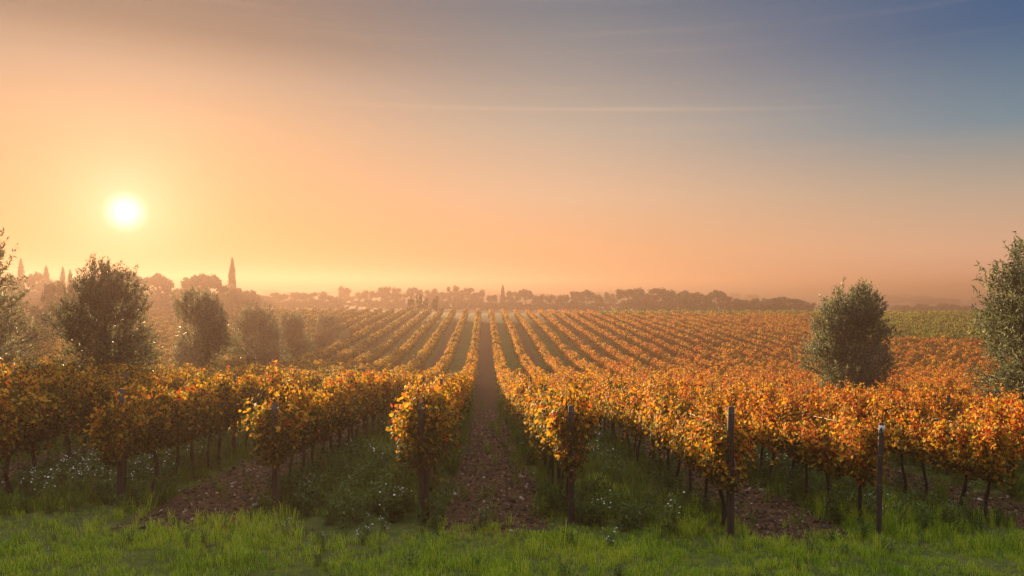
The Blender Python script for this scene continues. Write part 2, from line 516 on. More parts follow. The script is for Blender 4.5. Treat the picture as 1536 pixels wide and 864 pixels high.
def ground_mat():
    m_, n = mat('vineyard_ground')
    g = n.n('ShaderNodeNewGeometry')
    P = g.outputs['Position']
    s = n.n('ShaderNodeSeparateXYZ', i_0=P)
    x, y = s.outputs[0], s.outputs[1]
    n1 = n.noise(P, 0.9, 4.0, 0.6)
    n2 = n.noise(P, 6.0, 5.0, 0.7)
    n3 = n.noise(P, 28.0, 4.0, 0.7)
    nf = n.noise(P, 0.012, 4.0, 0.55)
    # distance to the middle of the nearest bare aisle (every second aisle is tilled)
    pp = n.math('PINGPONG', n.math('SUBTRACT', x, PATH_X), 2.5)
    wob = n.math('MULTIPLY', n.math('SUBTRACT', n.math('ADD', n1, n2), 1.0), 0.8)
    soilm = n.math('SUBTRACT', 1.0, n.smooth(n.math('ADD', pp, wob), 0.72, 0.98))
    st = n.smooth(n.math('ADD', y, n.math('MULTIPLY', n.math('SUBTRACT', n1, 0.5), 2.0)), 11.3, 12.0)
    en = n.math('SUBTRACT', 1.0, n.smooth(y, ROW_END, ROW_END + 2))
    soilm = n.math('MULTIPLY', n.math('MULTIPLY', soilm, st), en)
    soil = n.ramp(n.math('ADD', n.math('MULTIPLY', n2, 0.5), n.math('MULTIPLY', n3, 0.5)), [(0.3, (0.030, 0.018, 0.009)), (0.5, (0.080, 0.049, 0.024)), (0.72, (0.18, 0.122, 0.068))])
    grass = n.ramp(n.math('ADD', n.math('MULTIPLY', n2, 0.6), n.math('MULTIPLY', n1, 0.4)), [(0.3, (0.025, 0.042, 0.008)), (0.5, (0.06, 0.09, 0.018)), (0.7, (0.13, 0.14, 0.035))])
    c = n.mix(soilm, grass, soil)
    fm = n.smooth(y, ROW_END + 1, ROW_END + 40)
    fields = n.ramp(nf, [(0.35, (0.07, 0.08, 0.035)), (0.47, (0.14, 0.115, 0.055)), (0.53, (0.06, 0.07, 0.035)), (0.62, (0.16, 0.11, 0.07)), (0.7, (0.05, 0.06, 0.03))])
    c = n.mix(fm, c, fields)
    p = n.n('ShaderNodeBsdfPrincipled', i_Roughness=0.95)
    p.inputs['Specular IOR Level'].default_value = 0.1
    n.link(c, p.inputs['Base Color'])
    b = n.n('ShaderNodeBump', i_Strength=0.8, i_Distance=0.05, i_Height=n.math('ADD', n2, n.math('MULTIPLY', n3, 0.5)))
    n.link(b.outputs[0], p.inputs['Normal'])
    o = n.n('ShaderNodeOutputMaterial')
    n.link(p.outputs[0], o.inputs[0])
    return m_


# ------------------------------------------------------------------ ground: one sheet to the horizon
def spread(lo_fine, hi_fine, step, lo, hi, grow=1.09):
    a = list(np.arange(lo_fine, hi_fine + 1e-6, step))
    s_ = step
    while a[-1] < hi:
        s_ *= grow; a.append(a[-1] + s_)
    s_ = step
    pre = []
    cur = a[0]
    while cur > lo:
        s_ *= grow; cur -= s_; pre.append(cur)
    return np.array(pre[::-1] + a)


gx = spread(-13, 14, 0.11, -7500, 7500, 1.06)
gy = spread(7.5, 36, 0.11, -70, 8800, 1.035)
GX, GY = np.meshgrid(gx, gy)
GZ = h(GX, GY)
nx, ny = len(gx), len(gy)
ii = (np.arange(ny - 1)[:, None] * nx + np.arange(nx - 1)[None]).reshape(-1)
quads = np.stack([ii, ii + 1, ii + nx + 1, ii + nx], -1)
ground = obj('ground', mesh_np('ground', np.stack([GX, GY, GZ], -1).reshape(-1, 3), [quads], ground_mat(), smooth=True))
tag(ground, kind='structure')

# haze: one closed box of even air
hm, hn = mat('haze_air')
pv = hn.n('ShaderNodeVolumePrincipled')
pv.inputs['Color'].default_value = HAZE_COLOR + (1,)
pv.inputs['Density'].default_value = HAZE_DENSITY
pv.inputs['Anisotropy'].default_value = HAZE_ANISO
ho = hn.n('ShaderNodeOutputMaterial')
hn.link(pv.outputs[0], ho.inputs['Volume'])
hb = MB()
zlo, zhi = float(GZ.min()) - 1.0, max(13.0, float(GZ.max()) + 1.0)
print('HAZE', zlo, zhi)
hb.box((0, 4365, (zlo + zhi) / 2), (15200, 8960, zhi - zlo))
tag(obj('haze', hb.mesh('haze', hm)), 'warm sunlit haze lying over the vineyard and the plain', kind='stuff')

# ------------------------------------------------------------------ grapevines
GL = []
for a_, r_ in ((0, 1.0), (24, .70), (50, .92), (82, .58), (112, .78), (150, .66), (180, .18)):
    GL.append((a_, r_))
GL = GL + [(-a_, r_) for a_, r_ in GL[1:-1]][::-1]
g_out = np.array([[math.sin(R(a_)) * r_ * 0.62, math.cos(R(a_)) * r_ * 0.62 + 0.05, -0.10 * abs(math.sin(R(a_))) * r_ - 0.10 * max(0, math.cos(R(a_))) ** 2] for a_, r_ in GL])
LEAF_T = np.vstack([[[0, 0.02, 0.06]], g_out])
_k = len(g_out)
LEAF_F = [np.array([[0, 1 + (i + 1) % _k, 1 + i] for i in range(_k)])]
MID_T = np.array([[0, -0.12, 0], [0.5, 0.08, -0.1], [0.36, 0.42, -0.1], [0, 0.66, -0.05], [-0.36, 0.42, -0.1], [-0.5, 0.08, -0.1]])
MID_F = [np.array([[0, 1, 2, 3], [0, 3, 4, 5]])]
LOW_T = np.array([[0, -0.3, 0.], [0.45, 0.05, -0.06], [0, 0.6, 0.], [-0.45, 0.05, -0.06]])
LOW_F = [np.array([[0, 1, 2, 3]])]


def vine_foliage(name, n_canes, per, size, tmpl, tf, mat_, fill, length=1.0, seed=0, mean=0.385, sd=0.17, odd=1.0):
    g = np.random.default_rng(seed)
    mb = MB()
    P, NRM, TIP, SZ, TN = [], [], [], [], []
    top_bias = g.normal(0, 0.08)
    for c in range(n_canes):
        y0 = (c + g.random()) / n_canes * length - length / 2
        side = g.choice([-1, 1])
        ht = g.uniform(1.50, 1.84) + top_bias * 0.7
        lean = g.normal(0, 0.16)
        hang = g.random() < 0.6
        t = np.sort(g.random(per))
        x = side * (0.04 + 0.16 * np.sin(t * 2.2)) + lean * 0.3 * t
        y = y0 + lean * t + g.normal(0, .03, per)
        z = 0.86 + (ht - 0.86) * np.minimum(t * 1.45, 1.0)
        if hang:
            q = np.clip((t - 0.62) / 0.38, 0, 1)
            ln = g.choice([0.15, 0.3, 0.5, 0.75, 1.05]) * g.uniform(0.8, 1.1)
            x = x + side * q * g.uniform(0.12, 0.26)
            z = z - q ** 1.4 * ln
        else:
            q = np.clip((t - 0.8) / 0.2, 0, 1)
            z = z + q * g.choice([0.02, 0.06, 0.15, 0.32]); x = x + q * g.normal(0, .10)
        off = g.normal(0, 1, (per, 3)) * np.array([0.06, 0.055, 0.06])
        p = np.stack([x, y, z], -1) + off
        P.append(p)
    if fill:
        z = g.uniform(0.84, 1.75, fill)
        s_ = g.choice([-1, 1], fill)
        wid = 0.30 * np.sqrt(np.clip(1 - ((z - 1.36) / 0.65) ** 2, 0.15, 1))
        P.append(np.stack([s_ * wid * g.uniform(0.1, 0.85, fill), g.uniform(-length / 2, length / 2, fill) * 1.08, z], -1))
    P = np.concatenate(P)
    n = len(P)
    out = np.stack([np.sign(P[:, 0]) * 1.0, np.zeros(n), 0.45 + 1.1 * np.clip((P[:, 2] - 1.7) / .4, 0, 1)], -1)
    nr = unit(out + g.normal(0, 0.75, (n, 3)))
    tip = np.stack([np.sign(P[:, 0]) * 0.35, g.normal(0, .45, n), -np.ones(n)], -1)
    tn = mean + 0.40 * np.minimum(P[:, 2] - 1.38, 0.22) + g.normal(0, sd, n)  # lower leaves toned darker and greener: canopy shade put into their colour
    tn = np.where(g.random(n) < 0.15 * odd, g.uniform(0.0, 0.2, n), tn)
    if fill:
        tn[n - fill:] = g.uniform(0.0, 0.32, fill)  # inner leaves coloured dark to paint in the shaded gaps
    tn = np.where(g.random(n) < 0.06 * odd, g.uniform(0.75, 1.0, n), tn)
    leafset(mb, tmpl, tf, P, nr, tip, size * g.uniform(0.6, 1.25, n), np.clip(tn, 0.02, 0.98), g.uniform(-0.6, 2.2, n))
    return mb.mesh(name, mat_)


def vine_trunk(name, seed):
    g = np.random.default_rng(seed)
    mb = MB()
    t = np.linspace(0, 1, 9)
    wx, wy = g.normal(0, 0.035), g.normal(0, 0.09)
    pts = np.stack([wx * np.sin(t * 5 + g.random() * 6) , wy * t + 0.03 * np.sin(t * 7 + g.random() * 6), -0.12 + 0.97 * t], -1)
    rad = 0.040 * (1 - 0.30 * t) * (1 + 0.16 * np.sin(t * 17 + g.random() * 6)) + 0.014 * (t > 0.9)
    mb.tube(pts, rad, 7)
    top = pts[-1]
    for s_ in (-1, 1):
        k = np.linspace(0, 1, 5)
        a = np.stack([top[0] + g.normal(0, .02) * k, top[1] + s_ * 0.5 * k, top[2] - 0.03 + 0.05 * np.sin(k * 3)], -1)
        mb.tube(a, 0.026 * (1 - 0.4 * k), 6)
    for c in range(7):                                    # canes rising into the leaves
        y0 = g.uniform(-0.45, 0.45)
        k = np.linspace(0, 1, 5)
        ln = g.normal(0, .14)
        a = np.stack([g.normal(0, .12) * k, y0 + ln * k, top[2] + g.uniform(.6, 1.15) * k], -1)
        mb.tube(a, 0.006, 4, cap=False)
    return mb.mesh(name, M_trunk, smooth=True)


N_VAR = 9
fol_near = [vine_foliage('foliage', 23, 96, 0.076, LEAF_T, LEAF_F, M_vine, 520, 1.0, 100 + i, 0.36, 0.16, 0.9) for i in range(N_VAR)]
trunks = [vine_trunk('trunk', 40 + i) for i in range(6)]


def row_clear(k, y):
    """olive lanes: no vines where the olives stand"""
    x = ROW0 + PITCH_X * k
    if k == -7: return y > 104
    if k == 7: return y > 46
    return True


ORD = ('first second third fourth fifth sixth seventh eighth ninth tenth eleventh twelfth thirteenth fourteenth fifteenth sixteenth seventeenth '
       'eighteenth nineteenth twentieth').split()
TENS = {20: 'twenty', 30: 'thirty', 40: 'forty', 50: 'fifty'}


def ordinal(i):
    if i < 20: return ORD[i]
    n = i + 1
    if n % 10 == 0: return TENS[n].replace('ty', 'tieth')
    return TENS[n - n % 10] + '-' + ORD[n % 10 - 1]


def row_phrase(k):
    side, j = ('left', -k) if k <= 0 else ('right', k - 1)
    if j == 0: return 'row just %s of the bare soil path' % side
    return '%s row %s of the bare soil path' % (ORD[j], side)


def in_view(x, y, margin=0.0):
    d = x * Fv.x + y * Fv.y
    u = (x * R0.x + y * R0.y)
    return abs(u) / np.maximum(d, .1) < 768 / F_PX + margin


START = {}
for k in range(-60, 70):
    START[k] = ROW_START + {-2: 0.25, -1: 0.37, 0: 0.0, 1: -0.05, 2: -0.6, 3: -0.15}.get(k, 0.0)
plants = []
for k in range(-44, 62):
    x = ROW0 + PITCH_X * k
    n = int((ROW_END - START[k]) / 0.9)
    for j in range(n):
        y = START[k] + (0.14 if -2 <= k <= 1 else 0.30) + 0.9 * j
        if row_clear(k, y) and in_view(x, y, 0.10):
            plants.append((k, x + rng.normal(0, .03), y + rng.normal(0, .05)))
plants = np.array(plants)
xs, ys = plants[:, 1], plants[:, 2]
green = ((xs / np.maximum(ys, 1) > 0.50) & (ys > 96)) | ((ys > 141) & (xs > 22 + (ys - 141) * 0))
vis = np.array([in_view(a_, b_, 0.004) for a_, b_ in zip(xs, ys)])
order = np.argsort(np.where(vis & ~green, ys, 1e9))
near_idx = order[:300]
is_near = np.zeros(len(plants), bool)
is_near[near_idx] = True
near_list = sorted(near_idx, key=lambda i: (plants[i, 0], plants[i, 2]))
count_in_row = {}
protos = {}
for i in near_list:
    k = int(plants[i, 0])
    j = count_in_row.get(k, 0); count_in_row[k] = j + 1
    edge = not (-2 <= k <= 3)
    if edge:
        lab = '%s vine from the frame edge in the %s' % (ordinal(j), row_phrase(k))
    else:
        lab = '%s vine from the near end of the %s' % (ordinal(j), row_phrase(k))
    x, y = float(plants[i, 1]), float(plants[i, 2])
    e = empty('grapevine', (x, y, hz(x, y)), lab, 'grapevine', 'grapevines trained along the near rows')
    e.rotation_euler = (0, 0, math.pi * rng.integers(0, 2) + rng.normal(0, .05))
    s_ = rng.uniform(0.91, 1.07)
    e.scale = (s_ * rng.uniform(0.8, 1.2), 1.0, s_ * (1 + 0.03 * math.sin(y * 1.1 + k)))
    v = int(rng.integers(0, N_VAR)); t_ = int(rng.integers(0, 6))
    for nm, me in (('foliage', fol_near[v]), ('trunk', trunks[t_])):
        if (nm, me.name) in protos:
            o = protos[nm, me.name].copy()
            root_col.objects.link(o)
        else:
            o = obj(nm, me)
            protos[nm, me.name] = o
        o.parent = e

# the rest of the vineyard: one mass each
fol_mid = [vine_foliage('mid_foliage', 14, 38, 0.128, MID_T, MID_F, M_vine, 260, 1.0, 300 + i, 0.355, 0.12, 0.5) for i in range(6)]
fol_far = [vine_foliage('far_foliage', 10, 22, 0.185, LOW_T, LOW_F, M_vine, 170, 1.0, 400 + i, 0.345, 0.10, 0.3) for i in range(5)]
tk = [trunks[0], trunks[3]]
rest = ~is_near & ~green
rz = math.pi * rng.integers(0, 2, len(plants)) + rng.normal(0, .05, len(plants))
sz = rng.uniform(0.90, 1.08, len(plants))
gz_ = h(xs, ys)
near_rest = rest & (ys < 40)
mid_rest = rest & (ys >= 40) & (ys < 82)
kind_i = np.where(ys < 40, rng.integers(0, 3, len(plants)), np.where(ys < 82, 3 + rng.integers(0, 6, len(plants)), 9 + rng.integers(0, 5, len(plants))))
allp = np.stack([xs, ys, gz_], -1)
src = fol_near[:3] + fol_mid + fol_far + tk
pts = [allp[rest]]; rr = [rz[rest]]; ss = [sz[rest]]; kk = [kind_i[rest]]
tr_ = rest & (ys < 75)
pts.append(allp[tr_]); rr.append(rz[tr_]); ss.append(sz[tr_]); kk.append(14 + rng.integers(0, 2, tr_.sum()))
scatter('grapevines', 'far rows of orange and gold autumn grapevines running to the horizon', src, np.concatenate(pts), np.concatenate(rr), np.concatenate(ss), np.concatenate(kk))
fol_green = [vine_foliage('green_foliage', 8, 10, 0.28, LOW_T, LOW_F, M_green, 70, 1.0, 500 + i) for i in range(4)]
scatter('green_grapevines', 'distant yellow-green grapevines along the far edge of the vineyard', fol_green, allp[green], rz[green], sz[green], rng.integers(0, 4, green.sum()))

# ------------------------------------------------------------------ posts and wires
def post_mesh(name, hgt, r, seed):
    g = np.random.default_rng(seed)
    mb = MB()
    t = np.linspace(0, 1, 8)
    pts = np.stack([0.012 * np.sin(t * 3 + seed), 0.012 * np.cos(t * 4 + seed), -0.3 + (hgt + 0.3) * t], -1)
    mb.tube(pts, r * (1 - 0.08 * t) * (1 + g.normal(0, .02, 8)), 10)
    mb.tube([[0.012 * np.sin(3 + seed), 0.012 * np.cos(4 + seed), hgt], [0.012 * np.sin(3 + seed), 0.012 * np.cos(4 + seed), hgt + 0.02]], [r * 0.90, r * 0.62], 10)
    return mb.mesh(name, M_post, smooth=False)


END = {-2: (187, 765, 585, 'reddish wooden end post of the third row left of the bare soil path'),
       -1: (412, 757, 606, 'wooden end post in deep shade at the second row left of the bare soil path'),
       0: (633, 775, 606, 'slim wooden end post of the row just left of the bare soil path'),
       1: (863, 782, 610, 'wooden end post of the row just right of the bare soil path'),
       2: (1095, 788, 612, 'grey weathered wooden end post of the second row right of the bare soil path'),
       3: (1321, 818, 636, 'wooden end post with a white number tag, third row right of path')}
for k, (px, yb, yt, lab) in END.items():
    y = START[k] - (0.46 if k == 3 else 0.12)
    x = ROW0 + PITCH_X * k
    d = x * Fv.x + y * Fv.y
    z0 = hz(x, y)
    ztop = CAM_Z + (ray(px, yt) * d).z
    e = empty('end_post', (x, y, z0), lab, 'post', 'end posts of the vine rows')
    hgt = ztop - z0
    r = {0: 0.045, 1: 0.055, 2: 0.058}.get(k, 0.05 if k != 3 else 0.046)
    if k == 3: e.rotation_euler = (0, 0, -math.atan2(x, y))
    obj('post', post_mesh('post', hgt, r, k + 7), e)
    if k in (-1, 1, 2):
        w = MB()
        w.tube([[0.03, -r - 0.01, hgt * 0.62], [0.10, -r - 0.03, hgt * 0.3], [0.14, -r - 0.16, 0.0]], 0.006, 5)
        obj('guy_wire', w.mesh('guy_wire', M_wire), e)
    w = MB()
    for zf in (0.96, 0.72, 0.46):
        th = np.linspace(0, 2 * np.pi, 13)
        w.tube(np.stack([np.cos(th) * (r + 0.004), np.sin(th) * (r + 0.004), np.full(13, hgt * zf) + 0.008 * np.sin(th * 3)], -1), 0.0035, 4, cap=False)
    obj('wire_tie', w.mesh('wire_tie', M_wire), e)
    if k == 0:
        w = MB()
        w.tube([[0.13, 0.02, -0.2], [0.10, 0.02, hgt * 0.55]], 0.03, 8)
        obj('brace_stake', w.mesh('brace_stake', M_post), e)
    if k == 3:
        tb = MB()
        tb.box((0.012, -r - 0.004, hgt - 0.08), (0.090, 0.010, 0.120))
        tg = obj('number_tag', tb.mesh('number_tag', M_tag), e)
        nb = MB()
        yy = -r - 0.0115
        nb.box((0.012, yy, hgt - 0.088), (0.014, 0.004, 0.080))
        nb.box((-0.002, yy - 0.001, hgt - 0.104), (0.052, 0.004, 0.013))
        c_, s_ = math.cos(R(58)), math.sin(R(58))
        ax, az = -0.025, hgt - 0.104
        bx_, bz = 0.014, hgt - 0.050
        nv = np.array([[ax - .006, 0, az + .003], [ax + .008, 0, az - .003], [bx_ + .006, 0, bz - .003], [bx_ - .006, 0, bz + .004]])
        v8 = np.concatenate([nv + [0, yy - 0.004, 0], nv + [0, yy + 0.001, 0]])
        nb.add(v8, [np.array([[0, 1, 2, 3], [7, 6, 5, 4], [0, 4, 5, 1], [1, 5, 6, 2], [2, 6, 7, 3], [3, 7, 4, 0]])])
        obj('numeral', nb.mesh('numeral', M_ink), tg)

pm = [post_mesh('line_post', 1.98, 0.045, 31), post_mesh('line_post', 2.02, 0.04, 32)]
for k in range(-4, 7):
    x = ROW0 + PITCH_X * k
    cnt = 0
    for j in range(1, 5):
        y = START[k] + 5.4 * j
        if y > 34 or not in_view(x, y, -0.01): continue
        o = obj('line_post', pm[(j + k) % 2], loc=(x + 0.02, y, hz(x, y)))
        tag(o, '%s post hidden in leaves of the %s' % (ordinal(cnt), row_phrase(k)), 'post', 'line posts inside the vine rows')
        cnt += 1

for k in range(-4, 6):
    x = ROW0 + PITCH_X * k
    y0 = START[k] - 0.05
    if k in (-4, -3): y0 = START[k] + 2
    yy = np.arange(y0, 40, 1.5)
    zz_ = h(np.full(len(yy), x), yy, False)
    e = empty('wire_trellis', (x, float(yy[0]), float(zz_[0])), 'thin wires strung through the %s' % row_phrase(k), 'wires', 'trellis wires along the rows')
    for hh in (0.70, 1.25, 1.75):
        w = MB()
        w.tube(np.stack([np.zeros(len(yy)), yy - yy[0], zz_ - zz_[0] + hh], -1), 0.006 if hh < 1 else 0.004, 5)
        obj('wire' if hh > 1 else 'drip_hose', w.mesh('wire', M_wire if hh > 1 else M_hose), e)

# ------------------------------------------------------------------ trees
SPRIG_T = np.array([[-0.14, 0, 0], [0, -0.02, 0.02], [0.14, 0, 0], [0.11, 0.6, -0.02], [0, 1.0, -0.05], [-0.11, 0.6, -0.02]])
SPRIG_F = [np.array([[0, 2, 3, 5]]), np.array([[5, 3, 4]])]
QUAD_T = np.array([[-0.5, -0.4, 0], [0.5, -0.5, 0.1], [0.42, 0.5, -0.05], [-0.5, 0.42, 0.08]])
QUAD_F = [np.array([[0, 1, 2, 3]])]


def olive_meshes(hgt, wid, seed, n_sh=3000, per=20, ls=0.13):
    g = np.random.default_rng(seed)
    # lobes leave an uneven outline
    lobes = []
    nl = 22
    perm = g.permutation(nl)
    for i in range(nl):
        a = i * 2.4 + g.normal(0, .35); zf = 0.08 + 0.76 * (perm[i] + g.random()) / nl
        rr_ = wid / 2 * g.uniform(0.30, 0.66) * (0.62 if zf < 0.22 else 1.0 if zf < 0.6 else 0.72)
        lobes.append((rr_ * math.cos(a), rr_ * math.sin(a), hgt * zf, wid * g.uniform(0.17, 0.27), hgt * g.uniform(0.10, 0.17)))
    for i in range(4):
        a = g.uniform(0, 2 * np.pi)
        lobes.append((wid * .16 * math.cos(a), wid * .16 * math.sin(a), hgt * g.uniform(0.78, 0.88), wid * 0.14, hgt * 0.14))
    lobes.append((0, 0, hgt * 0.5, wid * 0.33, hgt * 0.33))
    lobes = np.array(lobes)
    vol = lobes[:, 3] ** 2 * lobes[:, 4]
    pk = g.choice(len(lobes), n_sh, p=vol ** 0.8 / np.sum(vol ** 0.8))
    u = unit(g.normal(0, 1, (n_sh, 3)))
    rad = g.uniform(0.15, 1, n_sh) ** 0.42
    base = lobes[pk, :3] + u * rad[:, None] * np.stack([lobes[pk, 3], lobes[pk, 3], lobes[pk, 4]], -1)
    base[:, 2] = np.abs(base[:, 2] - 0.1) + 0.1
    outward = base - np.array([0, 0, hgt * 0.35])
    outward[:, 2] *= 0.6
    d = unit(unit(outward) * 0.7 + u * 0.3 + np.array([0, 0, 0.75]) + g.normal(0, 0.25, (n_sh, 3)))
    ln = g.uniform(0.3, 0.75, n_sh) * hgt / 6
    t = g.random((n_sh, per))
    P = base[:, None] + d[:, None] * (t * ln[:, None])[..., None]
    P[..., 2] -= (t ** 2 * ln[:, None]) * 0.12
    P = P.reshape(-1, 3) + g.normal(0, .03, (n_sh * per, 3))
    D = np.repeat(d, per, 0)
    tip = unit(D * 0.8 + g.normal(0, 0.6, D.shape))
    nr = unit(g.normal(0, 1, D.shape) + np.array([0, 0, .5]))
    tone = np.clip(np.repeat(g.normal(0.45, 0.14, n_sh), per) + g.normal(0, .18, n_sh * per), 0, 1)
    mb = MB()
    leafset(mb, SPRIG_T, SPRIG_F, P, nr, tip, ls * g.uniform(0.6, 1.3, len(P)), tone)
    crown = mb.mesh('crown', M_olive)
    tm = MB()
    for i in range(3):
        a = i * 2.1 + g.random()
        t = np.linspace(0, 1, 7)
        tm.tube(np.stack([0.1 * np.cos(a) + wid * 0.16 * np.cos(a) * t ** 1.5, 0.1 * np.sin(a) + wid * 0.16 * np.sin(a) * t ** 1.5, -0.25 + hgt * 0.6 * t], -1), 0.14 * (1 - 0.75 * t), 7)
    for i in range(26):
        L_ = lobes[g.integers(0, len(lobes))]
        t = np.linspace(0, 1, 5)[:, None]
        p0 = np.array([0, 0, hgt * g.uniform(0.1, 0.4)])
        p1 = L_[:3] + unit(g.normal(0, 1, 3)) * L_[3] * 0.4
        tm.tube(p0 * (1 - t) + p1 * t + np.array([0, 0, 0.3]) * np.sin(t * 3), 0.045 * (1 - 0.75 * t[:, 0]), 5)
    return tm.mesh('trunk', M_bark, smooth=True), crown


def plant_tree(name, meshes, loc, label, cat, group, scale, rz=0.0):
    e = empty(name, loc, label, cat, group, rz)
    e.scale = scale
    obj('trunk', meshes[0], e)
    obj('crown', meshes[1], e)
    return e


OLV = [olive_meshes(6.2, 4.6, 71, 2500), olive_meshes(6.2, 4.6, 72, 2300), olive_meshes(6.2, 4.6, 73, 2600), olive_meshes(6.2, 4.6, 74, 3200), olive_meshes(6.2, 4.6, 75, 3400)]
olives = [  # column px, depth, top y, width px, variant
    (-56, 28, 344, 178, 0, 'big backlit olive tree cut off by the left edge of the photo'),
    (160, 36, 394, 146, 1, 'large bushy olive tree straight below the sun, glowing in haze'),
    (305, 48, 430, 84, 2, 'rounded hazy olive tree second along the line, right of the largest'),
    (390, 66, 458, 72, 0, 'grey-blue bushy olive tree third along the line going into the distance'),
    (440, 80, 468, 50, 1, 'smaller olive tree fourth along the line, between two others'),
    (491, 93, 471, 38, 2, 'smallest column-shaped olive tree at the far end of the line'),
    (1277, 35.5, 424, 142, 3, 'dark bushy olive tree standing alone among vines on the right'),
    (1568, 25, 362, 225, 4, 'tall olive tree cut off by the right edge of the photo'),
]
for i, (px, d, yt, wpx, v, lab) in enumerate(olives):
    x, y, z = at(px, d)
    hgt = CAM_Z + (ray(px, yt) * d).z - z
    w = wpx / F_PX * d * (1.0 if px > 768 else 1.12 if d < 40 else 1.2)
    plant_tree('olive_tree', OLV[v], (x, y, z), lab, 'olive tree', 'olive trees among the vines', (w / 4.9, w / 4.9, hgt / 6.35), rz=i * 1.7)


def far_crown(kind, seed, n=1500, ls=0.55):
    """unit-size crowns: height 1, width 1 (scaled by their thing)"""
    g = np.random.default_rng(seed)
    mb = MB(); tm = MB()
    if kind == 'cypress':
        z = g.uniform(0.03, 1, n)
        prof = np.clip(np.minimum(1, (z + .02) / 0.22), 0, 1) ** 0.6 * np.clip((1 - z) / 0.75, 0, 1) ** 0.55
        a = g.uniform(0, 2 * np.pi, n)
        rr_ = 0.5 * prof * g.uniform(0.45, 1.0, n) * (1 + 0.18 * np.sin(a * 3 + z * 9))
        P = np.stack([rr_ * np.cos(a), rr_ * np.sin(a), z], -1)
        nr = unit(np.stack([np.cos(a), np.sin(a), np.full(n, .3)], -1) + g.normal(0, .5, (n, 3)))
        tip = np.stack([np.zeros(n), np.zeros(n), np.ones(n)], -1) + g.normal(0, .3, (n, 3))
        tm.tube([[0, 0, -0.04], [0, 0, 0.5]], [0.05, 0.02], 6)
        sx = 0.06
    elif kind == 'umbrella':
        nl = 22
        cx = g.uniform(-1, 1, (nl * 3, 2)); cx = cx[np.linalg.norm(cx, axis=1) < 0.98][:nl]
        rr_ = np.linalg.norm(cx, axis=1)
        cz = 0.40 + 0.44 * np.sqrt(np.clip(1 - rr_ ** 2, 0, 1)) * g.uniform(0.75, 1.0, len(cx))
        pk = g.integers(0, len(cx), n)
        u = unit(g.normal(0, 1, (n, 3)))
        u[:, 2] = np.where(u[:, 2] < -0.3, -u[:, 2] * .5, u[:, 2])
        P = np.stack([cx[pk, 0] * 0.40, cx[pk, 1] * 0.40, cz[pk]], -1) + u * np.array([0.12, 0.12, 0.15]) * g.uniform(0.4, 1.05, n)[:, None]
        nr = unit(u + g.normal(0, .4, (n, 3)))
        tip = g.normal(0, 1, (n, 3))
        tm.tube([[0, 0, -0.04], [0.01, 0, 0.4], [0, 0.01, 0.75]], [0.035, 0.028, 0.02], 7)
        for i in range(8):
            a = i * .785
            tm.tube([[0, 0, 0.42 + .03 * (i % 3)], [0.15 * math.cos(a), .15 * math.sin(a), 0.6], [0.34 * math.cos(a), .34 * math.sin(a), 0.76]], [0.014, 0.011, 0.006], 5)
        sx = 0.05
    else:
        nl = 16
        lob = []
        for i in range(nl):
            a = g.uniform(0, 2 * np.pi); zf = g.uniform(0.22, 0.84); q = 0.36 * math.sqrt(max(0.05, 1 - ((zf - .5) / .5) ** 2)) * g.uniform(0.5, 1)
            lob.append((q * math.cos(a), q * math.sin(a), zf, g.uniform(0.10, 0.18), g.uniform(0.09, 0.15)))
        lob = np.array(lob)
        pk = g.integers(0, nl, n)
        u = unit(g.normal(0, 1, (n, 3)))
        P = lob[pk, :3] + u * lob[pk, 3:][:, [0, 0, 1]] * g.uniform(0.3, 1.05, n)[:, None]
        nr = unit(u + np.array([0, 0, .3]) + g.normal(0, .5, (n, 3)))
        tip = g.normal(0, 1, (n, 3))
        tm.tube([[0, 0, -0.04], [0.01, 0.01, 0.25], [0, 0.02, 0.6]], [0.035, 0.028, 0.012], 7)
        for i in range(7):
            L_ = lob[i]
            tm.tube([[0, 0, 0.2 + .03 * i], [L_[0] * .5, L_[1] * .5, .3 + L_[2] * .3], list(L_[:3])], [0.016, 0.011, 0.004], 5)
        sx = 0.055
    tone = np.clip(g.normal(0.45, .2, n), 0, 1)
    leafset(mb, QUAD_T, QUAD_F, P, nr, tip, sx * g.uniform(0.6, 1.3, n), tone)
    mt = M_wood_leaf if kind == 'broad' else M_pine
    return tm.mesh('trunk', M_bark), mb.mesh('crown', mt)


